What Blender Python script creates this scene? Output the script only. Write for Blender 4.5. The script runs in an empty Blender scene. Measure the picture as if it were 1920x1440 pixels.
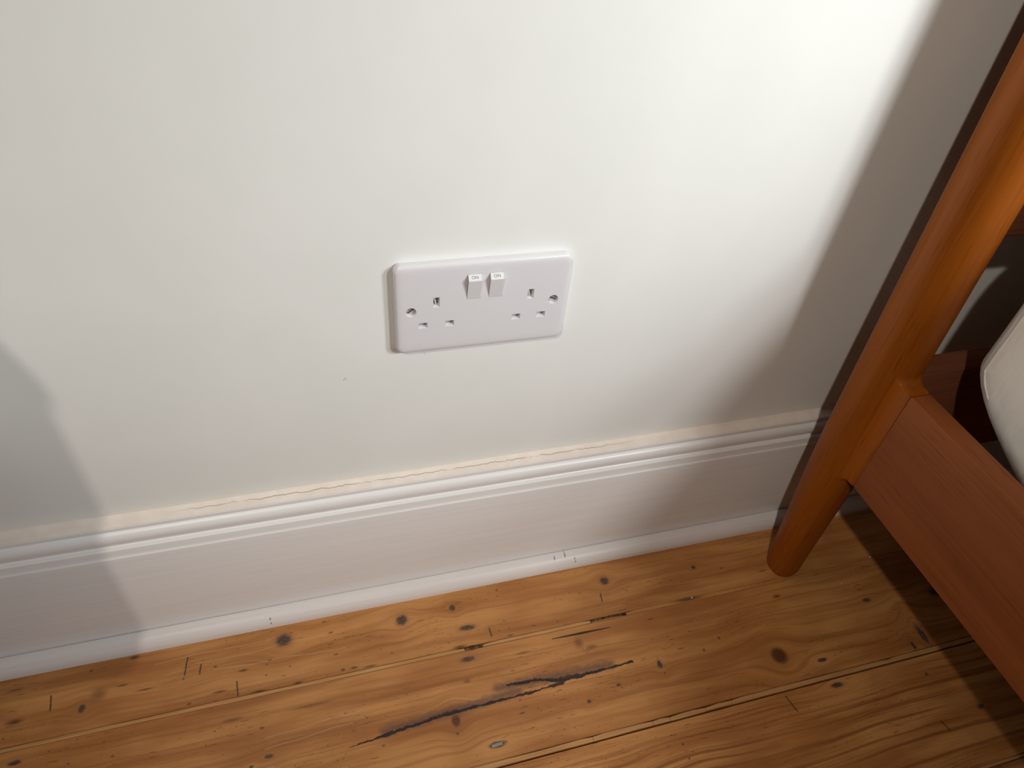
import bpy, bmesh, math, random
from mathutils import Vector, Matrix, noise as mnoise
random.seed(7)
S = bpy.context.scene
C = S.collection

# ------------------------------------------------------------------ camera
cam_d = bpy.data.cameras.new('camera'); cam = bpy.data.objects.new('camera', cam_d); C.objects.link(cam)
cam_d.sensor_width = 36.0; cam_d.lens = 24.166; cam_d.clip_start = 0.01
right = Vector((0.96187139, -0.26159945, 0.07980697)); down = Vector((-0.12033326, -0.66681568, -0.73544324)); fwd = Vector((0.24560809, 0.69779838, -0.67287004))
m = Matrix((( right.x, -down.x, -fwd.x), (right.y, -down.y, -fwd.y), (right.z, -down.z, -fwd.z))).to_4x4()
m.translation = (-0.12486, -0.45386, 0.72122)
cam.matrix_world = m
S.camera = cam

# ------------------------------------------------------------------ world, lights, exposure
W = bpy.data.worlds.new('room_ambience'); S.world = W; W.use_nodes = True
bg = W.node_tree.nodes['Background']; bg.inputs[0].default_value = (1.0, 0.74, 0.62, 1); bg.inputs[1].default_value = 0.055
def lamp(name, loc, power, col, size):
    d = bpy.data.lights.new(name, 'POINT'); d.energy = power; d.color = col; d.shadow_soft_size = size
    o = bpy.data.objects.new(name, d); C.objects.link(o); o.location = loc; return o
def spot(name, loc, aim, power, col, size, cone):
    d = bpy.data.lights.new(name, 'SPOT'); d.energy = power; d.color = col; d.shadow_soft_size = size; d.spot_size = math.radians(cone); d.spot_blend = 1.0
    o = bpy.data.objects.new(name, d); C.objects.link(o); o.location = loc
    o.rotation_euler = (Vector(aim)-Vector(loc)).to_track_quat('-Z', 'Y').to_euler(); return o
spot('reading_lamp_light', (.68, -.66, .895), (.05, 0, .60), 24.5, (.94, .985, 1.0), 0.075, 54)
spot('bedroom_lamp_light', (.94, -1.50, 1.50), (.15, 0, .12), 68.0, (.98, .99, 1.0), 0.12, 46)
spot('ceiling_bulb_light', (-.77, -1.28, 1.855), (.02, 0, .66), 56.0, (1.0, 0.90, 0.79), 0.028, 52)
S.view_settings.view_transform = 'Standard'; S.view_settings.look = 'None'
S.view_settings.exposure = 0.0; S.view_settings.gamma = 1.0; S.view_settings.use_curve_mapping = False

# ------------------------------------------------------------------ helpers
def link(name, me, mat=None, parent=None, smooth=False):
    o = bpy.data.objects.new(name, me); C.objects.link(o)
    if mat is not None and not me.materials: me.materials.append(mat)
    if parent is not None: o.parent = parent
    if smooth:
        for p in me.polygons: p.use_smooth = True
    return o
def obj(name, bm, mat=None, parent=None, smooth=False, auto=None):
    bmesh.ops.recalc_face_normals(bm, faces=bm.faces)
    me = bpy.data.meshes.new(name); bm.to_mesh(me); bm.free()
    o = link(name, me, mat, parent, smooth)
    if auto is not None:
        for p in me.polygons: p.use_smooth = True
        me.set_sharp_from_angle(angle=math.radians(auto))
    return o
def empty(name, loc, label, cat, group=None):
    o = bpy.data.objects.new(name, None); C.objects.link(o); o.location = loc; o.empty_display_size = .05
    o['label'] = label; o['category'] = cat
    if group: o['group'] = group
    return o
def box(bm, lo, hi, bevel=0, seg=2):
    r = bmesh.ops.create_cube(bm, size=1)
    for v in r['verts']:
        v.co = Vector([(lo[i]+hi[i])/2 + v.co[i]*(hi[i]-lo[i]) for i in range(3)])
    if bevel:
        es = list({e for v in r['verts'] for e in v.link_edges})
        bmesh.ops.bevel(bm, geom=es, offset=bevel, segments=seg, affect='EDGES', profile=.5)
    return bm
def loft(rings, caps=True, closed=True):
    bm = bmesh.new(); R = [[bm.verts.new(p) for p in r] for r in rings]
    n = len(R[0])
    for a, b in zip(R, R[1:]):
        for i in range(n if closed else n-1):
            j = (i+1) % n; bm.faces.new((a[i], a[j], b[j], b[i]))
    if caps and closed:
        bm.faces.new(R[0][::-1]); bm.faces.new(R[-1])
    return bm
def extrude_x(profile, x0, x1, n=1):           # profile: (y,z) list, swept along x
    return loft([[(x0+(x1-x0)*k/n, y, z) for y, z in profile] for k in range(n+1)])

# ------------------------------------------------------------------ node building
class N:
    def __init__(s, name):
        s.m = bpy.data.materials.new(name); s.m.use_nodes = True; s.t = s.m.node_tree; s.b = s.t.nodes['Principled BSDF']
        s.geo = s.t.nodes.new('ShaderNodeNewGeometry')
    def node(s, typ, **k):
        n = s.t.nodes.new(typ)
        for a, v in k.items(): setattr(n, a, v)
        return n
    def put(s, sock, v):
        if hasattr(v, 'is_linked') or isinstance(v, bpy.types.NodeSocket): s.t.links.new(v, sock)
        else: sock.default_value = v
    def math(s, op, a, b=0.0, c=None, clamp=False):
        n = s.node('ShaderNodeMath', operation=op, use_clamp=clamp); s.put(n.inputs[0], a); s.put(n.inputs[1], b)
        if c is not None: s.put(n.inputs[2], c)
        return n.outputs[0]
    def sep(s, v=None):
        n = s.node('ShaderNodeSeparateXYZ'); s.put(n.inputs[0], v or s.geo.outputs['Position']); return n.outputs
    def comb(s, x, y, z):
        n = s.node('ShaderNodeCombineXYZ'); s.put(n.inputs[0], x); s.put(n.inputs[1], y); s.put(n.inputs[2], z); return n.outputs[0]
    def noise(s, vec, scale=1.0, detail=3.0, rough=.5, dist=0.0):
        n = s.node('ShaderNodeTexNoise'); s.put(n.inputs['Vector'], vec); n.inputs['Scale'].default_value = scale
        n.inputs['Detail'].default_value = detail; n.inputs['Roughness'].default_value = rough; n.inputs['Distortion'].default_value = dist
        return n.outputs[0]
    def step(s, v, a, b):                       # smooth map of [a,b] to [0,1]
        n = s.node('ShaderNodeMapRange', interpolation_type='SMOOTHSTEP'); s.put(n.inputs[0], v)
        if a < b: n.inputs[1].default_value = a; n.inputs[2].default_value = b; n.inputs[3].default_value = 0; n.inputs[4].default_value = 1
        else: n.inputs[1].default_value = b; n.inputs[2].default_value = a; n.inputs[3].default_value = 1; n.inputs[4].default_value = 0
        return n.outputs[0]
    def mix(s, f, a, b):
        n = s.node('ShaderNodeMix', data_type='RGBA'); s.put(n.inputs[0], f)
        s.put(n.inputs[6], a if hasattr(a, 'is_linked') else (*a, 1)); s.put(n.inputs[7], b if hasattr(b, 'is_linked') else (*b, 1))
        return n.outputs[2]
    def fin(s, col, rough=.5, spec=.5, bump=None, dist=.001, strength=1.0, coat=0, metal=0):
        s.put(s.b.inputs['Base Color'], col if hasattr(col, 'is_linked') else (*col, 1)); s.put(s.b.inputs['Roughness'], rough)
        s.b.inputs['Specular IOR Level'].default_value = spec; s.b.inputs['Metallic'].default_value = metal
        s.b.inputs['Coat Weight'].default_value = coat; s.b.inputs['Coat Roughness'].default_value = .25
        if bump is not None:
            n = s.node('ShaderNodeBump'); n.inputs['Distance'].default_value = dist; n.inputs['Strength'].default_value = strength
            s.put(n.inputs['Height'], bump); s.t.links.new(n.outputs[0], s.b.inputs['Normal'])
        return s.m

def make_group(name, ins, outs, build):
    g = bpy.data.node_groups.new(name, 'ShaderNodeTree')
    for i in ins: g.interface.new_socket(name=i, in_out='INPUT', socket_type='NodeSocketFloat')
    for o in outs: g.interface.new_socket(name=o, in_out='OUTPUT', socket_type='NodeSocketFloat')
    gi = g.nodes.new('NodeGroupInput'); go = g.nodes.new('NodeGroupOutput')
    def M(op, a, b=0.0):
        n = g.nodes.new('ShaderNodeMath'); n.operation = op
        for k, v in enumerate((a, b)):
            if isinstance(v, bpy.types.NodeSocket): g.links.new(v, n.inputs[k])
            else: n.inputs[k].default_value = v
        return n.outputs[0]
    for k, v in enumerate(build(M, gi.outputs)): g.links.new(v, go.inputs[k])
    return g
# knot: normalised elliptical distance, plus the sideways push the knot gives the grain
def _knot(M, I):
    x, y, cx, cy, rx, ry = [I[k] for k in range(6)]
    dx = M('SUBTRACT', x, cx); dy = M('SUBTRACT', y, cy)
    a = M('DIVIDE', dx, rx); b = M('DIVIDE', dy, ry)
    q = M('ADD', M('MULTIPLY', a, a), M('MULTIPLY', b, b))
    d = M('SQRT', q)
    e = M('EXPONENT', M('MULTIPLY', M('ADD', M('MULTIPLY', M('MULTIPLY', a, a), .10), M('MULTIPLY', M('MULTIPLY', b, b), .10)), -1.0))
    return [d, M('MULTIPLY', M('MULTIPLY', dy, e), -.85)]
KNOT = make_group('knot_shape', ['x', 'y', 'cx', 'cy', 'rx', 'ry'], ['dist', 'push'], _knot)
# distance to a segment a-b in the plane
def _seg(M, I):
    x, y, ax, ay, bx, by = [I[k] for k in range(6)]
    px = M('SUBTRACT', x, ax); py = M('SUBTRACT', y, ay); vx = M('SUBTRACT', bx, ax); vy = M('SUBTRACT', by, ay)
    t = M('DIVIDE', M('ADD', M('MULTIPLY', px, vx), M('MULTIPLY', py, vy)), M('ADD', M('MULTIPLY', vx, vx), M('MULTIPLY', vy, vy)))
    t = M('MINIMUM', M('MAXIMUM', t, 0.0), 1.0)
    ex = M('SUBTRACT', px, M('MULTIPLY', vx, t)); ey = M('SUBTRACT', py, M('MULTIPLY', vy, t))
    return [M('SQRT', M('ADD', M('MULTIPLY', ex, ex), M('MULTIPLY', ey, ey))), ey]
SEG = make_group('segment_distance', ['x', 'y', 'ax', 'ay', 'bx', 'by'], ['dist', 'side'], _seg)
def use(n, g, x, y, vals):
    k = n.node('ShaderNodeGroup', node_tree=g); n.put(k.inputs[0], x); n.put(k.inputs[1], y)
    for i, v in enumerate(vals): k.inputs[2+i].default_value = v
    return k.outputs

# knots, worm marks, streaks of the old pine boards: x, y, half length, half width (metres), kind
KN = [(-0.4615,-0.0847,0.0071,0.0024,'s'),(-0.4035,-0.0856,0.003,0.0035,'k'),(-0.453,-0.1242,0.0051,0.002,'k'),(-0.3692,-0.1385,0.0016,0.001,'d'),(-0.4067,-0.136,0.0013,0.001,'d'),(-0.4007,-0.0475,0.0017,0.0012,'d'),(-0.3611,-0.0422,0.0045,0.0018,'s'),(-0.39,-0.0744,0.0071,0.0062,'f'),(-0.3477,-0.0794,0.0082,0.0008,'s'),(-0.3688,-0.0701,0.0048,0.0009,'s'),(-0.3048,-0.1042,0.0022,0.0014,'d'),(-0.3116,-0.0768,0.0012,0.0011,'d'),(-0.4676,-0.0518,0.0077,0.0017,'f'),(-0.2128,-0.0564,0.0073,0.0062,'K'),(-0.0866,-0.0614,0.0055,0.0054,'K'),(-0.1637,-0.0588,0.0025,0.0012,'d'),(-0.1695,-0.0447,0.0025,0.001,'d'),(-0.2538,-0.0811,0.0046,0.0012,'s'),(-0.2273,-0.0761,0.0021,0.0009,'d'),(-0.2306,-0.0801,0.0008,0.0009,'d'),(-0.2072,-0.0873,0.0011,0.0009,'d'),(-0.2312,-0.0915,0.001,0.0009,'d'),(-0.2139,-0.0962,0.0021,0.0009,'f'),(-0.1601,-0.085,0.0027,0.0009,'d'),(-0.1022,-0.0966,0.0014,0.0012,'d'),(-0.1545,-0.1036,0.0021,0.0014,'s'),(-0.2812,-0.0707,0.002,0.0012,'d'),(-0.2761,-0.0985,0.0065,0.0011,'s'),(-0.2387,-0.1067,0.0076,0.0011,'s'),(-0.2005,-0.1067,0.0042,0.0011,'s'),(-0.1265,-0.106,0.0065,0.0009,'s'),(-0.143,-0.1039,0.0038,0.0012,'s'),(-0.2358,-0.1443,0.0024,0.0013,'d'),(-0.2297,-0.1723,0.0038,0.0017,'k'),(-0.2456,-0.178,0.0019,0.0012,'k'),(-0.2637,-0.1298,0.0097,0.0018,'f'),(-0.1866,-0.1333,0.0179,0.0016,'f'),(-0.1232,-0.1881,0.0015,0.0012,'d'),(-0.0285,-0.0591,0.0033,0.0036,'k'),(-0.0171,-0.0863,0.0083,0.0028,'K'),(-0.0244,-0.1218,0.0069,0.0026,'K'),(-0.0164,-0.1101,0.0041,0.0024,'k'),(-0.0497,-0.1814,0.0045,0.0061,'B'),(-0.0508,-0.1943,0.0018,0.0015,'d'),(0.0191,-0.1764,0.0014,0.0008,'d'),(0.0176,-0.1899,0.0033,0.001,'d'),(0.035,-0.1891,0.0011,0.0008,'d'),(0.1264,-0.1856,0.0027,0.0016,'k'),(0.0895,-0.1947,0.0023,0.0018,'k'),(0.0998,-0.1317,0.0049,0.0059,'f'),(0.1123,-0.139,0.0062,0.0026,'f'),(-0.0301,-0.1449,0.0039,0.0022,'f'),(0.0356,-0.1283,0.0083,0.0015,'f'),(0.0568,-0.1005,0.0031,0.0006,'d'),(0.0264,-0.0484,0.0016,0.0013,'d'),(0.0278,-0.1056,0.0036,0.0012,'d'),(0.017,-0.0974,0.0009,0.0009,'d'),(0.0288,-0.0974,0.0009,0.0009,'d'),(0.0252,-0.0874,0.0009,0.0009,'d'),(0.0845,-0.1014,0.0013,0.0006,'d'),(-0.0299,-0.1064,0.007,0.0015,'s'),(0.1563,-0.064,0.0047,0.0044,'K'),(0.3176,-0.1964,0.0093,0.0095,'B'),(0.364,-0.2122,0.006,0.0022,'k'),(0.1794,-0.1751,0.0028,0.0042,'k'),(0.1812,-0.1853,0.0012,0.0011,'d'),(0.2358,-0.1712,0.0019,0.0017,'d'),(0.2596,-0.1618,0.0017,0.0021,'d'),(0.3552,-0.1293,0.005,0.0019,'s'),(0.1909,-0.1227,0.0036,0.0009,'d'),(0.2109,-0.1636,0.0045,0.0012,'f'),(0.3637,-0.2412,0.0065,0.0023,'K'),(0.1684,-0.257,0.0014,0.0012,'d'),(0.1687,-0.2709,0.0011,0.0014,'d'),(0.2477,-0.109,0.0172,0.0023,'s'),(0.3074,-0.0789,0.0022,0.0014,'d'),(0.2725,-0.0705,0.0029,0.0024,'k'),(0.5583,-0.1677,0.0078,0.0051,'K'),(0.5019,-0.213,0.0036,0.0103,'K'),(0.4817,-0.2218,0.0021,0.0045,'K'),(0.4637,-0.1585,0.0052,0.0022,'k'),(0.5081,-0.2989,0.0041,0.0022,'k'),(0.4736,-0.254,0.0024,0.0021,'d'),(0.3571,-0.0936,0.0074,0.0014,'f'),(-0.0144,-0.2134,0.0085,0.0028,'k')]
# fine dark scratches and the scars across the grain
SCAR = [(0.2999,-0.2392,0.3037,-0.2562),(0.4524,-0.3018,0.4555,-0.312),(-0.2599,-0.0917,-0.2586,-0.1064),(0.0066,-0.0924,0.0072,-0.1022),(-0.3089,-0.0543,-0.3108,-0.073),(-0.2954,-0.0651,-0.2964,-0.0752),(-0.4336,-0.0657,-0.4318,-0.0804),(0.1458,-0.0791,0.1439,-0.0894)]
SPLIT = [(0.069,-0.1202,0.1037,-0.1203),(0.1037,-0.1203,0.1427,-0.1219)]
FISSURE = [(-0.1553,-0.1824,-0.0784,-0.1751),(-0.1475,-0.1808,-0.0784,-0.1751),(-0.0784,-0.1751,-0.034,-0.1727),(-0.034,-0.1727,0.035,-0.1716),(0.0095,-0.1582,0.0441,-0.161),(0.0441,-0.161,0.069,-0.1674),(0.035,-0.1716,0.0683,-0.1696),(0.069,-0.1674,0.1027,-0.167),(0.1027,-0.167,0.1506,-0.1647)]
# pale straight scratches: x0,y0,x1,y1
PALE = [(-0.340,-0.0540,-0.222,-0.0520),(-0.300,-0.0640,-0.170,-0.0600),(-0.283,-0.0735,-0.150,-0.0800),(-0.2335,-0.1545,-0.140,-0.1490),(-0.2330,-0.1650,-0.150,-0.1590)]

def pine(name, y0, y1, tint=(1, 1, 1), grain=1.0, seed=0.0, bold=.5):
    n = N(name); p = n.sep(); x, y = p[0], p[1]
    wob = n.noise(n.comb(n.math('MULTIPLY', x, 5.0), n.math('MULTIPLY', y, 12.0), seed), 1.0, 2, .5)
    yy = n.math('ADD', y, n.math('MULTIPLY', n.math('SUBTRACT', wob, .5), .022))
    dark = None; soft = None; halo = None
    rag = n.noise(n.comb(n.math('MULTIPLY', x, 150.0), n.math('MULTIPLY', y, 330.0), seed), 1.0, 2, .6)
    for (cx, cy, rx, ry, kind) in KN:
        if not (y1-.004 < cy < y0+.004): continue
        big = kind in 'KB'
        o = use(n, KNOT, x, y, (cx, cy, rx*1.06, ry*1.06))
        if kind in 'KBk': yy = n.math('ADD', yy, o['push'])
        if kind == 'f':
            f = n.math('MULTIPLY', n.step(o['dist'], 1.5, .2), .55); soft = f if soft is None else n.math('MAXIMUM', soft, f)
        elif kind == 's':
            f = n.math('MULTIPLY', n.step(o['dist'], 1.6, .1), .9); soft = f if soft is None else n.math('MAXIMUM', soft, f)
        elif kind == 'B':
            f = n.math('MULTIPLY', n.step(o['dist'], 1.25, .55), .92); soft = f if soft is None else n.math('MAXIMUM', soft, f)
        else:
            f = n.step(n.math('ADD', o['dist'], n.math('MULTIPLY', n.math('SUBTRACT', rag, .5), .9)), 1.4 if kind == 'd' else 1.35, .3 if kind == 'd' else .60)
            if kind == 'd': f = n.math('MULTIPLY', f, .8)
            dark = f if dark is None else n.math('MAXIMUM', dark, f)
            if kind == 'K':
                h = n.math('MULTIPLY', n.step(o['dist'], 2.1, .9), .5); halo = h if halo is None else n.math('MAXIMUM', halo, h)
    fine = n.noise(n.comb(n.math('MULTIPLY', x, 14.0), n.math('MULTIPLY', yy, 900.0), seed+3), 1.0, 3, .6)
    ring = n.noise(n.comb(n.math('MULTIPLY', x, 3.0), n.math('MULTIPLY', yy, 210.0), seed+9), 1.0, 2, .55)
    broad = n.noise(n.comb(n.math('MULTIPLY', x, 6.0), n.math('MULTIPLY', yy, 45.0), seed+17), 1.0, 3, .55)
    cloud = n.noise(n.comb(x, y, seed), 14.0, 3, .5)
    T = lambda c: tuple(a*b for a, b in zip(c, tint))
    col = n.mix(n.step(broad, .32, .68), T((.43, .172, .047)), T((.64, .305, .098)))
    col = n.mix(n.math('MULTIPLY', n.step(ring, .48, .66), bold), col, T((.23, .077, .018)))
    col = n.mix(n.math('MULTIPLY', n.step(fine, .48, .78), .42*grain), col, T((.25, .092, .024)))
    col = n.mix(n.math('MULTIPLY', n.step(cloud, .45, .75), .35), col, T((.33, .125, .036)))
    # fleck of tiny dark pores drawn out along the grain
    fl = n.noise(n.comb(n.math('MULTIPLY', x, 70.0), n.math('MULTIPLY', y, 700.0), seed+31), 1.0, 1, .5)
    flk = n.noise(n.comb(n.math('MULTIPLY', x, 260.0), n.math('MULTIPLY', y, 420.0), seed+51), 1.0, 1, .5)
    fl2 = n.noise(n.comb(n.math('MULTIPLY', x, 9.0), n.math('MULTIPLY', y, 30.0), seed+41), 1.0, 1, .5)
    col = n.mix(n.math('MULTIPLY', n.math('MULTIPLY', n.step(fl, .655, .73), n.step(fl2, .47, .60)), .62), col, (.075, .032, .012))
    col = n.mix(n.math('MULTIPLY', n.math('MULTIPLY', n.step(flk, .69, .75), n.step(fl2, .42, .60)), .7), col, (.085, .040, .014))
    for (ax, ay, bx, by) in PALE:
        if not (y1 < ay < y0): continue
        o = use(n, SEG, x, n.math('ADD', y, n.math('MULTIPLY', n.math('SUBTRACT', n.noise(n.comb(n.math('MULTIPLY', x, 22.0), 0.0, seed), 1.0, 3), .5), .0075)), (ax, ay, bx, by))
        col = n.mix(n.math('MULTIPLY', n.step(o['dist'], .0008, .0001), .34), col, (.72, .47, .27))
    if halo is not None: col = n.mix(halo, col, (.33, .135, .055))
    jit = n.noise(n.comb(x, y, 0.0), 420.0, 2, .6)
    if soft is not None: col = n.mix(n.math('MULTIPLY', soft, n.math('ADD', .6, n.math('MULTIPLY', jit, .7)), clamp=True), col, (.085, .031, .012))
    hgt = n.math('MULTIPLY', fine, -.00010)
    if dark is not None:
        c2 = n.mix(n.step(jit, .30, .7), (.045, .030, .022), (.135, .085, .058))
        col = n.mix(n.math('MULTIPLY', dark, .96), col, c2)
        hgt = n.math('ADD', hgt, n.math('MULTIPLY', dark, -.0003))
    segs = [(s, .0007) for s in SCAR if y1-.002 < (s[1]+s[3])/2 < y0+.002]
    for (s, w) in segs:
        o = use(n, SEG, x, y, s); d = n.math('ADD', o['dist'], n.math('MULTIPLY', n.math('SUBTRACT', jit, .5), .0012))
        col = n.mix(n.math('MULTIPLY', n.step(d, w*1.7, w*.4), .85), col, (.045, .028, .012))
    if y1 < -.17 < y0:
        jx = n.math('MULTIPLY', n.math('SUBTRACT', n.noise(n.comb(n.math('MULTIPLY', x, 160.0), n.math('MULTIPLY', y, 90.0), 2.0), 1.0, 3, .7), .5), .0042)
        yj = n.math('ADD', y, jx); best = None; up = None
        for k, s in enumerate(FISSURE):
            o = use(n, SEG, x, yj, s); best = o['dist'] if best is None else n.math('MINIMUM', best, o['dist'])
        o = use(n, SEG, x, y, (-.12, -.1755, 0.02, -.1675)); o2 = use(n, SEG, x, y, (.0, -.160, .125, -.1625))
        f2 = n.noise(n.comb(n.math('MULTIPLY', x, 130.0), n.math('MULTIPLY', y, 210.0), 7.0), 1.0, 4, .7)
        dd = n.math('ADD', n.math('MINIMUM', o['dist'], o2['dist']), n.math('MULTIPLY', n.math('SUBTRACT', f2, .5), .010))
        col = n.mix(n.math('MULTIPLY', n.step(dd, .0095, .0000), .74), col, (.120, .062, .044))
        wv = n.step(n.noise(n.comb(n.math('MULTIPLY', x, 55.0), 4.0, 0.0), 1.0, 1), .35, .7)
        wid = n.math('ADD', .0003, n.math('MULTIPLY', n.math('MULTIPLY', n.math('ADD', wv, .25), n.step(x, -.156, -.100)), .0017))
        r = n.math('SUBTRACT', 1.0, n.math('DIVIDE', best, wid), clamp=True)
        r = n.step(r, .0, .5)
        col = n.mix(n.math('MULTIPLY', r, .95), col, (.018, .011, .012))
        hgt = n.math('ADD', hgt, n.math('MULTIPLY', r, -.0011))
        for sg, wd in (((.012, -.1592, .040, -.1606), .0020), ((.040, -.1600, .064, -.1648), .0022), ((.066, -.1655, .098, -.1660), .0030), ((.098, -.1660, .118, -.1655), .0018), ((-.110, -.1772, -.080, -.1750), .0016), ((-.075, -.1735, -.045, -.1718), .0018)):
            o = use(n, SEG, x, yj, sg); q = n.math('ADD', o['dist'], n.math('MULTIPLY', n.math('SUBTRACT', f2, .5), .0075))
            col = n.mix(n.math('MULTIPLY', n.step(q, wd, wd*.25), .88), col, (.026, .015, .014))
        o = use(n, SEG, x, y, (.072, -.1203, .141, -.1217)); t = n.math('MULTIPLY', n.math('ABSOLUTE', n.math('SUBTRACT', x, .106)), -.034)
        wdt = n.math('ADD', .0016, t); r = n.step(n.math('SUBTRACT', 1.0, n.math('DIVIDE', o['dist'], n.math('MAXIMUM', wdt, .0003))), .0, .4)
        col = n.mix(n.math('MULTIPLY', r, .95), col, (.020, .014, .010)); hgt = n.math('ADD', hgt, n.math('MULTIPLY', r, -.0008))
    sm = n.noise(n.comb(x, y, 5.0), 30.0, 2, .5)
    return n.fin(col, n.math('ADD', .30, n.math('MULTIPLY', sm, .16)), .38, hgt, 1.0, .8)

def stained(name, axis, seed=0.0, base=(.30, .088, .020), dk=(.20, .050, .010), rough=.34, spec=.3):
    n = N(name); tc = n.node('ShaderNodeTexCoord'); p = n.sep(tc.outputs['Object']); k = [260.0, 260.0, 260.0]; k[axis] = 7.0
    k2 = [38.0, 38.0, 38.0]; k2[axis] = 2.5
    v = n.comb(*[n.math('MULTIPLY', p[i], k[i]) for i in range(3)]); v2 = n.comb(*[n.math('MULTIPLY', p[i], k2[i]) for i in range(3)])
    a = n.noise(v, 1.0, 3, .6); b = n.noise(v2, 1.0, 2, .5, .4)
    lt = tuple(c*1.25 for c in base)
    col = n.mix(n.step(b, .3, .7), base, lt); col = n.mix(n.math('MULTIPLY', n.step(a, .48, .74), .55), col, dk)
    k3 = [700.0]*3; k3[axis] = 22.0
    c = n.noise(n.comb(*[n.math('MULTIPLY', p[i], k3[i]) for i in range(3)]), 1.0, 1, .5)
    col = n.mix(n.math('MULTIPLY', n.step(c, .66, .74), .5), col, tuple(q*.5 for q in dk))
    return n.fin(col, rough, spec, n.math('MULTIPLY', a, -.00006), 1.0, .7)

# plain paints and plastics
n = N('wall_paint'); p = n.sep(); a = n.noise(n.geo.outputs['Position'], 900.0, 2, .5); b = n.noise(n.geo.outputs['Position'], 9.0, 3, .5)
col = n.mix(n.step(b, .35, .7), (.80, .815, .785), (.83, .84, .812))
for s, w, k in [((-.1185, .3135, -.1165, .3150), .0006, .5), ((-.0748, .3415, -.0725, .3405), .0004, .6), ((-.0495, .3372, -.0478, .3322), .0006, .22), ((-.0150, .339, -.0146, .336), .0005, .2)]:
    o = use(n, SEG, p[0], p[2], s); col = n.mix(n.math('MULTIPLY', n.step(o['dist'], w*1.6, w*.3), k), col, (.22, .21, .19))
# brush-cut edge where the caulk and trim paint ride up on the wall
edge = n.math('ADD', p[2], n.math('MULTIPLY', n.math('SUBTRACT', n.noise(n.comb(n.math('MULTIPLY', p[0], 22.0), 0.0, 0.0), 1.0, 4, .6), .5), .0055))
col = n.mix(n.math('MULTIPLY', n.step(edge, .1880, .1850), .75), col, (.83, .785, .70))
WALL = n.fin(col, .55, .3, n.math('ADD', n.math('MULTIPLY', a, .00004), n.math('MULTIPLY', b, .0008)), 1.0, .6)
n = N('skirting_gloss_paint'); b = n.noise(n.comb(n.math('MULTIPLY', n.sep()[0], 6.0), n.math('MULTIPLY', n.sep()[1], 300.0), n.math('MULTIPLY', n.sep()[2], 300.0)), 1.0, 3, .5)
TRIM = n.fin(n.mix(n.step(b, .3, .7), (.83, .815, .795), (.86, .85, .835)), .33, .45, n.math('MULTIPLY', b, .00004), 1.0, .6)
n = N('quadrant_bead_paint'); p = n.sep()
b = n.noise(n.comb(n.math('MULTIPLY', p[0], 6.0), n.math('MULTIPLY', p[1], 300.0), n.math('MULTIPLY', p[2], 300.0)), 1.0, 3, .5)
col = n.mix(n.step(b, .3, .7), (.81, .765, .735), (.85, .81, .78))
for cx, cz in [(-.2246, .0115), (-.2243, .0070), (.1020, .0150), (.1270, .0125), (.1275, .0095), (.1155, .0155)]:
    o = use(n, KNOT, p[0], p[2], (cx, cz, .0011, .0014)); col = n.mix(n.math('MULTIPLY', n.step(o['dist'], 1.2, .3), .75), col, (.12, .09, .07))
BEAD = n.fin(col, .38, .4, n.math('MULTIPLY', b, .0001), 1.0, .6)
n = N('caulk'); p = n.sep()
nz = n.noise(n.comb(n.math('MULTIPLY', p[0], 75.0), 0.0, 0.0), 1.0, 6, .72)
d = n.math('ABSOLUTE', n.math('SUBTRACT', n.math('ADD', p[1], .0046), n.math('MULTIPLY', n.math('SUBTRACT', nz, .5), .0090)))
brk = n.step(n.noise(n.comb(n.math('MULTIPLY', p[0], 24.0), 8.0, 0.0), 1.0, 5, .75), .37, .50)
rng = n.math('MULTIPLY', n.step(p[0], -.30, -.24), n.step(p[0], .20, .12))
crack = n.math('MULTIPLY', n.math('MULTIPLY', n.step(d, .00045, .00005), brk), rng)
cc = n.noise(n.geo.outputs['Position'], 60.0, 3, .5)
col = n.mix(n.step(cc, .35, .7), (.79, .70, .615), (.83, .765, .69))
CAULK = n.fin(n.mix(n.math('MULTIPLY', crack, .72), col, (.25, .17, .11)), .55, .3, n.math('ADD', n.math('MULTIPLY', cc, .0006), n.math('MULTIPLY', crack, -.0006)), 1.0, .7)
n = N('socket_plastic'); b = n.noise(n.geo.outputs['Position'], 25.0, 2, .5); PLASTIC = n.fin((.72, .71, .735), .24, .5, n.math('MULTIPLY', b, .00015), 1.0, .4)
n = N('rocker_plastic'); b = n.noise(n.geo.outputs['Position'], 40.0, 2, .5); ROCKER = n.fin(n.mix(b, (.73, .735, .745), (.76, .765, .77)), .3, .5)
n = N('shutter_plastic'); b = n.noise(n.geo.outputs['Position'], 40.0, 2, .5); SHUTTER = n.fin(n.mix(b, (.36, .37, .38), (.44, .44, .44)), .4, .4)
n = N('socket_inside'); b = n.noise(n.geo.outputs['Position'], 90.0, 2, .5); INSIDE = n.fin(n.mix(b, (.015, .012, .010), (.03, .025, .02)), .6, .3)
n = N('brass'); b = n.noise(n.geo.outputs['Position'], 200.0, 2, .5); BRASS = n.fin(n.mix(b, (.55, .30, .11), (.70, .42, .18)), .35, .5, metal=.7)
n = N('nickel_screw'); b = n.noise(n.geo.outputs['Position'], 500.0, 2, .5); NICKEL = n.fin(n.mix(b, (.62, .60, .56), (.82, .80, .76)), .30, .6, metal=.65)
n = N('grey_ink'); b = n.noise(n.geo.outputs['Position'], 900.0, 2, .5); INK = n.fin(n.mix(b, (.10, .10, .11), (.20, .20, .22)), .6, .2)
n = N('cotton_sheet'); tc = n.node('ShaderNodeTexCoord'); pp = n.sep(tc.outputs['Object'])
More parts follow.
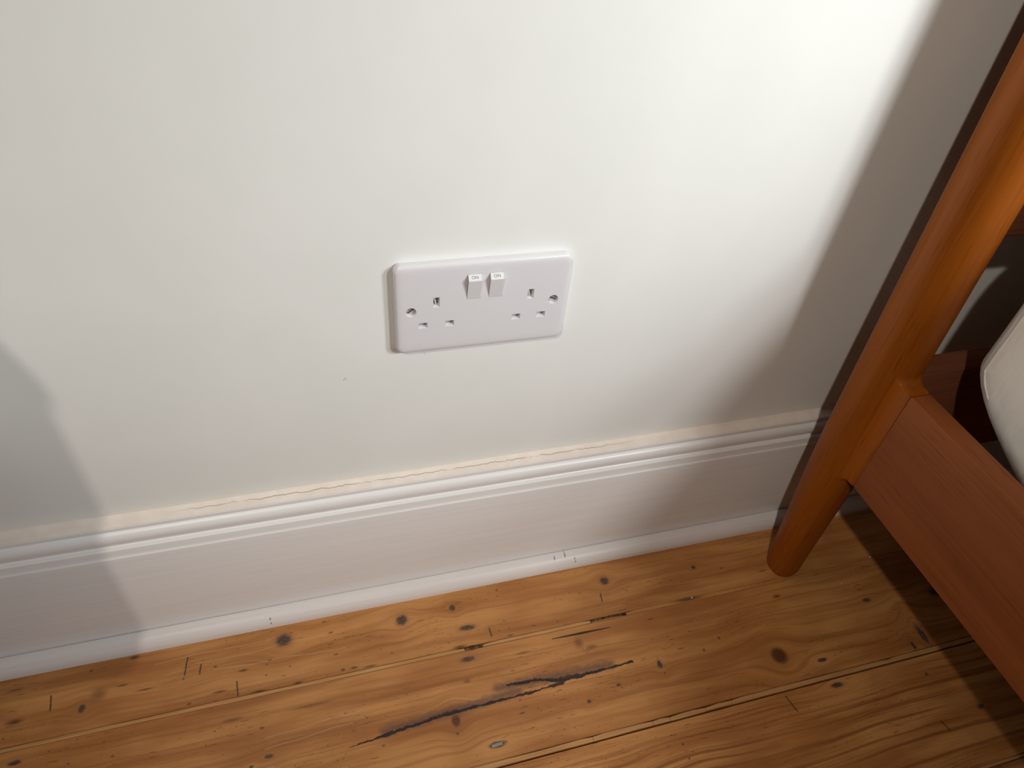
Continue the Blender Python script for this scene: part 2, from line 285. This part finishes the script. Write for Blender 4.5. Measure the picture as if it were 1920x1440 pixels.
b = n.noise(tc.outputs['Object'], 1400.0, 2, .5); w = n.noise(n.comb(n.math('MULTIPLY', pp[0], 20.0), n.math('MULTIPLY', pp[1], 45.0), n.math('MULTIPLY', pp[2], 14.0)), 1.0, 3, .5)
SHEET = n.fin(n.mix(w, (.87, .85, .775), (.92, .90, .83)), .85, .2, n.math('ADD', n.math('MULTIPLY', b, .00015), n.math('MULTIPLY', w, .006)), 1.0, .8)
n = N('dark_joint'); b = n.noise(n.geo.outputs['Position'], 200.0, 3, .6); JOINT = n.fin(n.mix(n.step(b, .38, .62), (.030, .017, .009), (.20, .10, .042)), .7, .2)
n = N('pale_sliver'); p = n.sep(); b = n.noise(n.comb(n.math('MULTIPLY', p[0], 20.0), n.math('MULTIPLY', p[1], 900.0), 1.0), 1.0, 3, .5)
SLIVER = n.fin(n.mix(n.step(b, .35, .7), (.50, .245, .085), (.62, .34, .135)), .38, .35)
n = N('subfloor'); b = n.noise(n.geo.outputs['Position'], 20.0, 2, .5); SUB = n.fin(n.mix(b, (.02, .014, .01), (.04, .028, .02)), .8, .2)
n = N('filler_metal'); b = n.noise(n.geo.outputs['Position'], 900.0, 2, .6); FILL = n.fin(n.mix(b, (.22, .19, .15), (.42, .38, .31)), .5, .4)
n = N('chip_paint'); b = n.noise(n.geo.outputs['Position'], 400.0, 2, .5); CHIP = n.fin(n.mix(b, (.7, .66, .58), (.8, .77, .7)), .6, .3)
POST = stained('stained_post_wood', 2, base=(.26, .068, .0045), dk=(.19, .042, .003), rough=.40, spec=.22)
RAIL = stained('stained_rail_wood', 1, 4.0, base=(.225, .066, .018), dk=(.15, .040, .009), rough=.48, spec=.18)
CROSS = stained('stained_cross_wood', 0, 8.0, base=(.16, .055, .026), dk=(.10, .032, .014), rough=.5, spec=.2)

# ------------------------------------------------------------------ setting: wall, skirting, floor
X0, X1 = -1.6, 2.6
bm = box(bmesh.new(), (X0, 0, -.03), (X1, .12, 2.5)); wall = obj('wall_back', bm, WALL); wall['kind'] = 'structure'

def arc(c, r, a0, a1, n): return [(c[0]+r*math.cos(math.radians(a0+(a1-a0)*k/n)), c[1]+r*math.sin(math.radians(a0+(a1-a0)*k/n))) for k in range(n+1)]
# skirting profile (y, z): moulded top, cove, square band, chamfer, plain face
prof = [(0, .0), (0, .1775), (-.0105, .1773), (-.0122, .1765), (-.0125, .1740), (-.0122, .1728)]
prof += [(-.0122, .1722), (-.0140, .1712), (-.0158, .1696), (-.0170, .1670), (-.0175, .1640), (-.0172, .1610), (-.0163, .1585), (-.0155, .1568), (-.0152, .1556), (-.0158, .1550)]
prof += [(-.0185, .1548), (-.0196, .1542), (-.0200, .1530), (-.0202, .1470), (-.0208, .1452), (-.0218, .1442), (-.0222, .1425), (-.0222, .0)]
sk = obj('baseboard_back', extrude_x(prof, X0, X1), TRIM, auto=28); sk['kind'] = 'structure'
# quadrant bead along the foot of the skirting
q = [(-.0230, 0), (-.0230, .0160), (-.0236, .0165), (-.0242, .0165)] + [(-.0240-.0150*math.sin(math.radians(a)), .0015+.0150*math.cos(math.radians(a))) for a in range(8, 91, 8)] + [(-.0392, .0)]
bd = obj('trim_1', extrude_x(q, X0, X1), BEAD, auto=35); bd['kind'] = 'structure'
# caulk line laid by hand between wall and skirting: uneven ribbon
rings = []
for k in range(260):
    x = X0 + (X1-X0)*k/259
    e = mnoise.noise((x*9, 0, 0))*.0012 + mnoise.noise((x*31, 4, 0))*.0006; e2 = mnoise.noise((x*13, 9, 0))*.0008
    rings.append([(x, .0006, .1772), (x, .0006, .1815+e), (x, -.0004, .1812+e), (x, -.0018, .1797+e*.6), (x, -.0050, .1786+e2*.4), (x, -.0100, .1781), (x, -.0119+e2*.3, .1776), (x, -.0117+e2*.3, .1770)])
obj('caulk', loft(rings), CAULK, sk, auto=60)

floor = bpy.data.objects.new('floor', None); C.objects.link(floor); floor['kind'] = 'structure'; floor.empty_display_size = .1
bm = box(bmesh.new(), (X0, -3.2, -.06), (X1, .0, -.0215)); obj('subfloor', bm, SUB, floor)
rows = [(0.0, -.1074, dict(seed=1.0, grain=.8, bold=.30)), (-.1121, -.2275, dict(seed=5.0, grain=.7, bold=.35, tint=(.97, .95, .93))),
        (-.2345, -.3495, dict(seed=9.0, grain=1.3, bold=.75, tint=(1.02, 1.0, 1.0))), (-.3535, -.470, dict(seed=13.0, grain=1.0, bold=.5))]
def board(y0, y1, mat, dz=0.0):
    bm = box(bmesh.new(), (X0, y1, -.021), (X1, y0, dz), .0006, 1)
    return obj('floorboard', bm, mat, floor)
for i, (a, b, kw) in enumerate(rows): board(a, b, pine('pine_board', a, b, **kw), (0, 0, -.0004, 0)[i])
far = [pine('pine_board_plain', 9, 8, seed=20.0+k*5, tint=t, bold=.5) for k, t in enumerate([(1, 1, 1), (.93, .92, .9), (1.03, 1.02, 1)])]
y = -.4735; k = 0
while y > -3.1:
    w = .112 + .012*random.random(); board(y, y-w, far[k % 3]); y -= w+.0012; k += 1
def sliver(x0, x1, y0, y1, mat=SLIVER, z=-.0002, name='joint_sliver'):
    n_ = max(2, int((x1-x0)/.012)); rr = []
    for k in range(n_+1):
        x = x0+(x1-x0)*k/n_; j = mnoise.noise((x*25, y0*50, 0))*.0005; t = .0 if 0 < k < n_ else .0009
        rr.append([(x, y1-j*.5, -.015), (x, y1-j*.5, z-.0002), (x, y1-j*.5+.0003, z), (x, y0+j-.0003-t, z), (x, y0+j-t, z-.0002), (x, y0+j-t, -.015)])
    return obj(name, loft(rr), mat, floor, auto=50)
sliver(X0, -.0254, -.1081, -.1119); sliver(-.0045, .1215, -.1081, -.1116)
sliver(.1222, .1660, -.1077, -.1101, JOINT, -.0006, 'joint_filler'); sliver(-.0252, -.0047, -.1077, -.1119, JOINT, -.0006, 'joint_filler')
PINE1 = bpy.data.materials['pine_board']
sliver(.1222, .1660, -.1103, -.1120, PINE1, -.0001, 'joint_sliver'); sliver(.1662, X1, -.10765, -.11205, PINE1, -.0001, 'joint_sliver')
cuts = [X0, -.13, .0805, .1465, .166, .2075, .2385, .44, X1]
for a, b in zip(cuts, cuts[1:]): sliver(a+.0002, b-.0002, -.2282, -.2326 - .0006*random.random())
sliver(X0, X1, -.3500, -.3528)
# bright metal filler set in the nail hole of the second board
bm = box(bmesh.new(), (-.0058, -.0016, 0), (.0050, .0014, .0003), .0001, 1); o = obj('nail_filler', bm, FILL, floor); o.location = (-.0144, -.2134, 0.0); o.rotation_euler.z = .06

# ------------------------------------------------------------------ double socket outlet
SZ = .385
sock = empty('wall_socket', (0, 0, SZ), 'white plastic double wall socket with two rocker switches marked ON, fixed to the white wall', 'socket')
def rrect(hx, hz, r, y, n=10):
    pts = []
    for (sx, sz, a0) in ((1, 1, 0), (-1, 1, 90), (-1, -1, 180), (1, -1, 270)):
        for k in range(n+1):
            a = math.radians(a0+90*k/n); pts.append((sx*(hx-r)+r*math.cos(a), y, sz*(hz-r)+r*math.sin(a)))
    return pts
rg = [(0.9, -.0), (.9, -.0010), (0.1, -.0013), (0, -.0018), (0, -.0058), (.15, -.0066), (.5, -.0073), (1.1, -.0079), (2.1, -.0084), (3.6, -.0087), (6.0, -.00885), (10, -.0089)]
bmp = loft([rrect(.0730-i/1000, .0430-i/1000, max(.0065-i/1000*.5, .003), y) for i, y in rg])
bmesh.ops.recalc_face_normals(bmp, faces=bmp.faces)
me = bpy.data.meshes.new('face_plate'); bmp.to_mesh(me); bmp.free()
plate = link('face_plate', me, PLASTIC, sock)
FR = -.0089
cut = bmesh.new()
def frustum(cx, cz, hx, hz, y0, y1, gx, gz0, gz1, r=.0004):
    # chamfered mouth: opening is wider at the surface by gx, gz0 (top), gz1 (bottom)
    a = [cut.verts.new((cx+sx*(hx+gx), y0, cz+(hz+gz1 if sz > 0 else -(hz+gz0)))) for sx, sz in ((-1, -1), (1, -1), (1, 1), (-1, 1))]
    b = [cut.verts.new((cx+sx*hx, y1, cz+sz*hz)) for sx, sz in ((-1, -1), (1, -1), (1, 1), (-1, 1))]
    return a, b
def hole(cx, cz, hx, hz, depth, ch):
    q = []
    for y, e in ((-.012, 1+.0032/.0008*0+1.0), (FR+.0009, 0.0), (FR+depth, 0.0)):
        g = ch*(FR+.0009-y)/.0009 if e else 0.0
        q.append([cut.verts.new((cx+sx*(hx+g), y, cz+sz*(hz+g))) for sx, sz in ((-1, -1), (1, -1), (1, 1), (-1, 1))])
    for a, b in zip(q, q[1:]):
        for i in range(4): cut.faces.new((a[i], a[(i+1) % 4], b[(i+1) % 4], b[i]))
    cut.faces.new(q[0][::-1]); cut.faces.new(q[-1])
GX = .0397; LZ = -.0144; EZ = .0078
for s in (-1, 1):
    hole(s*GX, EZ, .0023, .0044, .0080, .0004)
    for t in (-1, 1): hole(s*GX+t*.0111, LZ, .0034, .0024, .0060, .0004)
RX = ((-.0092, .0054), (.0089, .0054))
for cx, hw in RX:
    box(cut, (cx-hw-.0002, -.012, .0079), (cx+hw+.0002, FR+.006, .0323))
for s in (-1, 1):
    n_ = 24; rr = []
    for y, r in ((-.0120, .0047), (FR, .0044), (FR+.0006, .0040), (FR+.0045, .0038)):
        rr.append([cut.verts.new((s*.0603+r*math.cos(2*math.pi*k/n_), y, r*math.sin(2*math.pi*k/n_))) for k in range(n_)])
    for a, b in zip(rr, rr[1:]):
        for i in range(n_): cut.faces.new((a[i], a[(i+1) % n_], b[(i+1) % n_], b[i]))
    cut.faces.new(rr[0][::-1]); cut.faces.new(rr[-1])
bmesh.ops.recalc_face_normals(cut, faces=cut.faces)
cme = bpy.data.meshes.new('cutter'); cut.to_mesh(cme); cut.free(); co = bpy.data.objects.new('cutter', cme); C.objects.link(co); co.parent = sock
md = plate.modifiers.new('b', 'BOOLEAN'); md.operation = 'DIFFERENCE'; md.solver = 'EXACT'; md.object = co
bpy.context.view_layer.update()
dg = bpy.context.evaluated_depsgraph_get(); nm = bpy.data.meshes.new_from_object(plate.evaluated_get(dg)); plate.modifiers.clear(); plate.data = nm
bpy.data.objects.remove(co)
for p_ in nm.polygons: p_.use_smooth = True
nm.set_sharp_from_angle(angle=math.radians(24))
if not nm.materials: nm.materials.append(PLASTIC)

def wedge(x0, x1, yz):   # prism with given (y,z) outline
    return loft([[(x0, y, z) for y, z in yz], [(x1, y, z) for y, z in yz]])
for k, (cx, hw) in enumerate(RX):
    b_ = wedge(cx-hw, cx+hw, [(-.0045, .0082), (-.0088, .0083), (-.0133, .0281), (-.0132, .0284), (-.0093, .0320), (-.0045, .0320)])
    rk = obj('rocker_switch', b_, ROCKER, sock)
    cu = bpy.data.curves.new('lettering', 'FONT'); cu.body = 'ON'; cu.size = .0036; cu.align_x = 'CENTER'; cu.align_y = 'CENTER'; cu.extrude = .00003
    to = bpy.data.objects.new('lettering', cu); C.objects.link(to)
    bpy.context.view_layer.update(); tm = bpy.data.meshes.new_from_object(to.evaluated_get(bpy.context.evaluated_depsgraph_get())); bpy.data.objects.remove(to)
    tl = link('lettering', tm, INK, rk)
    # lie on the sloping top facet: local x stays x, local y runs up the slope
    u = Vector((0, .0039, .0036)).normalized(); nn = Vector((1, 0, 0)).cross(u)
    M_ = Matrix(((1, u.x, nn.x), (0, u.y, nn.y), (0, u.z, nn.z))).to_4x4(); M_.translation = Vector((cx-.0001, -.01125, .0302)) + nn*.00004
    tl.matrix_local = M_
for s in (-1, 1):
    for t in (-1, 1):
        x = s*GX+t*.0111
        obj('pin_shutter', wedge(x-.0036, x+.0036, [(-.0026, LZ-.0026), (-.0052, LZ-.0026), (-.0036, LZ+.0026), (-.0026, LZ+.0026)]), SHUTTER, sock)
    obj('earth_well', box(bmesh.new(), (s*GX-.0023, -.0022, EZ-.0044), (s*GX+.0023, -.0012, EZ+.0044)), INSIDE, sock)
    b_ = loft([[(s*GX+a, y, EZ-.0040), (s*GX+b, y, EZ-.0040), (s*GX+c+.0003, y, EZ+.0040), (s*GX+d, y, EZ+.0040)] for y in (-.0052, -.0024) for a, b, c, d in [(-.0004, .0010, -.0010, -.0021)]])
    obj('pin_shutter', b_, PLASTIC, sock)
    b_ = loft([[(s*GX+.0011, y, EZ-.0020), (s*GX+.0019, y, EZ-.0020), (s*GX+.0020, y, EZ+.0042), (s*GX-.0002, y, EZ+.0042)] for y in (-.0046, -.0024)])
    obj('earth_contact', b_, BRASS, sock)
    # screw
    n_ = 24; rr = []
    for y, r in ((-.0044, .0036), (-.0052, .0036), (-.0060, .0031), (-.0064, .0022), (-.0065, .0010)):
        rr.append([(s*.0603+r*math.cos(2*math.pi*k/n_), y, r*math.sin(2*math.pi*k/n_)) for k in range(n_)])
    sc = obj('fixing_screw', loft(rr), NICKEL, sock, auto=40)
    sb = box(bmesh.new(), (-.0030, -.00005, -.0004), (.0030, .0003, .0004)); sl = obj('screw_slot', sb, INSIDE, sc); sl.location = (s*.0603, -.0066, 0); sl.rotation_euler.y = (-.7, .5)[s > 0]

# ------------------------------------------------------------------ bed
BX0, BX1 = .386, 1.846            # post axes
bed = empty('bed_frame', ((BX0+BX1)/2, -1.05, 0), 'orange-brown stained wooden bed frame with round tapered posts, standing at the right by the wall', 'bed')
def child(name, bm, mat, off=(0, 0, 0), auto=40):
    o = obj(name, bm, mat, bed, auto=auto); o.location = Vector(off) - bed.location; return o
RZ0, RZ1 = .1945, .3220           # rail bottom and top
def smin(a, b, k):
    h = max(k-abs(a-b), 0)/k; return min(a, b)-h*h*k*.25
def post_axis_y(z): return -.0905 + z*.0370
def post_r(z):
    pts = [(0, .0178), (.004, .0190), (.06, .0212), (.12, .0240), (.17, .0262), (.22, .0272), (.35, .0275), (.6, .0275), (1.02, .0262), (1.05, .020)]
    for (a, ra), (b, rb) in zip(pts, pts[1:]):
        if a <= z <= b: t = (z-a)/(b-a); return ra+(rb-ra)*t
    return .02
def make_post(side):
    # ring angles concentrated towards the rail tongue (local -y)
    angs = sorted([math.radians(-90+d) for d in list(range(-60, 61, 3))] + [math.radians(a) for a in range(-20, 201, 10) if not -150 <= a-0 <= -30])
    angs = sorted({round((a+2*math.pi) % (2*math.pi), 5) for a in angs})
    zs = [0, .002, .004] + [.01*k for k in range(1, 18)] + [.172+.0025*k for k in range(10)] + [.1945, .196] + [.2+.01*k for k in range(12)] + [.3205, .322] + [.3224+.0014*k for k in range(14)] + [.345+.02*k for k in range(34)] + [1.03, 1.045, 1.05]
    zs = sorted({round(z, 5) for z in zs}); rings = []
    cxo = (.3855-BX0)*side       # tongue centre relative to axis
    for z in zs:
        r = post_r(z); cy = post_axis_y(z); Lm = -.1210 - cy   # tongue reach (negative y) at the joint
        reach = -Lm
        if RZ0 <= z <= RZ1: L = reach
        elif z > RZ1:
            t = min((z-RZ1)/.013, 1); L = r*.6+(reach-r*.6)*(1-math.sqrt(max(0, 1-(1-t)**2)))
        else:
            t = min((RZ0-z)/.010, 1); L = r*.6+(reach-r*.6)*(1-math.sqrt(max(0, 1-(1-t)**2)))
        hw = .0112; ring = []
        for a in angs:
            dx, dy = math.cos(a), math.sin(a); lo, hi = 0.0, .08
            for _ in range(22):
                mid = (lo+hi)/2; px, py = dx*mid, dy*mid
                c = math.hypot(px, py)-r
                qx, qy = abs(px-cxo)-hw, max(py, -py-L)
                b = math.hypot(max(qx, 0), max(qy, 0))+min(max(qx, qy), 0)
                if smin(c, b, .010) < 0: lo = mid
                else: hi = mid
            ring.append((px, cy+py, z))
        rings.append(ring)
    return loft(rings)
for side, bx in ((1, BX0), (-1, BX1)):
    o = child('headboard_post', make_post(side), POST, (bx, 0, 0), auto=38)
    x0, x1 = (.3743, .3967) if side > 0 else (BX1-(.3967-BX0), BX1-(.3743-BX0))
    child('side_rail', box(bmesh.new(), (x0, -2.02, RZ0), (x1, -.1213, RZ1), .0014, 3), RAIL)
# head cross rail (low), upper headboard rail and slats
child('cross_rail', box(bmesh.new(), (BX0+.012, -.097, .193), (BX1-.012, -.071, .3215), .002, 2), CROSS)
child('headboard_rail', box(bmesh.new(), (BX0+.010, -.086, .4615), (BX1-.010, -.058, .560), .004, 3), CROSS)
child('headboard_panel', loft([[(BX0+.012, y-.007, z), (BX1-.012, y-.007, z), (BX1-.012, y+.007, z), (BX0+.012, y+.007, z)] for z, y in ((.556, -.070), (.904, -.057))]), CROSS)
child('headboard_rail', box(bmesh.new(), (BX0+.010, -.068, .900), (BX1-.010, -.042, 1.000), .004, 3), CROSS)
# foot end: legs and rail (behind the camera)
for bx in (BX0, BX1):
    rr = [[(r*math.cos(2*math.pi*k/20), r*math.sin(2*math.pi*k/20), z) for k in range(20)] for z, r in ((0, .018), (.06, .021), (.17, .026), (.36, .0275), (.365, .020))]
    child('foot_leg', loft(rr), POST, (bx, -2.04, 0))
child('cross_rail', box(bmesh.new(), (BX0+.012, -2.052, .193), (BX1-.012, -2.028, .3215), .002, 2), CROSS)
for k in range(9):
    yy = -.30-k*.20; child('bed_slat', box(bmesh.new(), (.3967, yy-.04, .2500), (BX1-.0107, yy+.04, .2660), .002, 1), CROSS)

# mattress: softly rounded block in a fitted cotton sheet, on the slats inside the rails
mat_t = empty('mattress', (1.112, -1.06, .267), 'cream white sheet-covered mattress corner inside the bed frame, at the right edge', 'mattress')
lo = (.4225, -2.00, .267); hi = (1.804, -.1165, .570)
prof = []                                    # side profile (y, z): sagging rounded foot of the head end, soft top
def quarter(cy, cz, ry, rz, e, sy, sz, n_=14):
    out = []
    for k in range(n_+1):
        a = math.pi/2*k/n_; out.append((cy+sy*ry*math.cos(a)**(2/e), cz+sz*rz*math.sin(a)**(2/e)))
    return out
prof += quarter(hi[1]-.20, .357, .20, .090, 1.65, 1, -1)            # head, bottom
prof += [(y, lo[2]) for y in [-.36-.04*k for k in range(38)]]
prof += quarter(lo[1]+.08, .357, .08, .090, 2, -1, -1)[::-1]
prof += quarter(lo[1]+.05, hi[2]-.05, .05, .05, 2, -1, 1)
prof += [(y, hi[2]) for y in [-1.92+.04*k for k in range(44)]]
prof += quarter(hi[1]-.06, hi[2]-.11, .06, .11, 2, 1, 1)[::-1]
prof += [(hi[1], z) for z in (.445, .42, .40, .38)]
pc = [p_ for k, p_ in enumerate(prof) if k == 0 or (Vector(p_)-Vector(prof[k-1])).length > 1e-4]
def inset(P, d):
    out = []; n_ = len(P)
    for k in range(n_):
        t = Vector(P[(k+1) % n_])-Vector(P[k-1]); t.normalize(); out.append((P[k][0]+t.y*d, P[k][1]-t.x*d))
    return out
if inset(pc, .01)[30][1] < pc[30][1]: pc = pc[::-1]
RC = .026; xs = [(lo[0]+RC*(1-math.cos(math.radians(a))), RC*(1-math.sin(math.radians(a)))) for a in range(0, 91, 10)]
xs += [(x, 0) for x in [lo[0]+RC+.05*k for k in range(1, 26)]]
xs += [(hi[0]-RC*(1-math.cos(math.radians(a))), RC*(1-math.sin(math.radians(a)))) for a in range(90, -1, -10)]
rings = []
for x, d in xs:
    ring = []
    for (y, z) in inset(pc, d):
        w = mnoise.noise((x*9, y*7, z*7))*.004 + mnoise.noise((x*30, y*24, z*11))*.0012
        if x < .6: w += .026*max(0, (z-.46)/.105)**1.5*(.6-x)/.18
        ring.append((x+w, y+w*.2, z+(w*.3 if z > .3 else 0)))
    rings.append(ring)
# side faces as inner rings so the sheet can bulge a little
def fan(ring, sgn):
    cy = -1.06; cz = .43; out = []
    for f in (.97, .9, .7, .4):
        out.append([(p_[0]+sgn*.004*(1-f), cy+(p_[1]-cy)*f, cz+(p_[2]-cz)*f) for p_ in ring])
    return out
rings = fan(rings[0], -1)[::-1] + rings + fan(rings[-1], 1)
o = obj('fitted_sheet', loft(rings), SHEET, mat_t, auto=60); o.location = -mat_t.location
# corner seam of the sheet
rr = []
seam_pts = sorted([p_ for p_ in rings[4+2] if p_[1] > hi[1]-.050 and .335 < p_[2] < .52], key=lambda p_: p_[2])
dense = []
for a_, b_ in zip(seam_pts, seam_pts[1:]):
    for f in (0, .25, .5, .75): dense.append(tuple(a_[i]+(b_[i]-a_[i])*f for i in range(3)))
for k, p_ in enumerate(dense):
    rr.append([(p_[0]+.0002*math.sin(k*.9)+.0011*math.cos(2*math.pi*i/6), p_[1]+.0011*math.sin(2*math.pi*i/6), p_[2]) for i in range(6)])
o = obj('seam', loft(rr), SHEET, mat_t, smooth=True); o.location = -mat_t.location

# ------------------------------------------------------------------ unseen cabinet, added left of the view so its corner shades the wall
cab = empty('shadow_casting_cabinet', (-.65, -.12, .290), 'unseen plain box-shaped cabinet, added left of the view to cast a shadow on the wall', 'cabinet')
def cpart(name, lo_, hi_, bev, mat, par=None):
    o = obj(name, box(bmesh.new(), lo_, hi_, bev), mat, par or cab, auto=40)
    if par is None: o.location = -cab.location
    return o
cpart('body', (-.86, -.247, .290), (-.424, -.0005, .618), .002, TRIM); cpart('cabinet_top', (-.865, -.250, .6182), (-.421, -.0005, .636), .002, TRIM)
for z0 in (.305, .458):
    d_ = cpart('drawer', (-.85, -.262, z0), (-.434, -.2472, z0+.145), .002, TRIM); rr = [[(-.651+r*math.cos(a*math.pi/8), y, z0+.072+r*math.sin(a*math.pi/8)) for a in range(16)] for y, r in ((-.2621, .006), (-.272, .005), (-.278, .012), (-.284, .012), (-.287, .006))]
    obj('knob', loft(rr), NICKEL, d_, auto=40)

# ------------------------------------------------------------------ paint crumbs on the floor
for (x, y, rz, L, lab) in [(.2515, -.1084, .5, .0030, 'tiny white paint chip on the board joint left of the bed post'),
                      (.5074, -.1064, 1.6, .0028, 'tiny white paint chip on the dark floor behind the side rail, nearest the wall'),
                      (.4466, -.1316, 1.2, .0018, 'smallest white paint chip on the dark floor just right of the bed post foot')]:
    bm = bmesh.new(); vs = [bm.verts.new((L*.5*a, L*.28*b, z)) for z in (0, .0006) for a, b in ((-1, -.4), (-.3, -1), (.9, -.6), (1, .5), (.1, 1), (-.8, .5))]
    bm.faces.new(vs[:6][::-1]); bm.faces.new(vs[6:])
    for i in range(6): bm.faces.new((vs[i], vs[(i+1) % 6], vs[6+(i+1) % 6], vs[6+i]))
    o = obj('paint_chip', bm, CHIP); o.location = (x, y, .0001); o.rotation_euler.z = rz
    o['label'] = lab; o['category'] = 'paint chip'; o['group'] = 'paint crumbs on the floor'
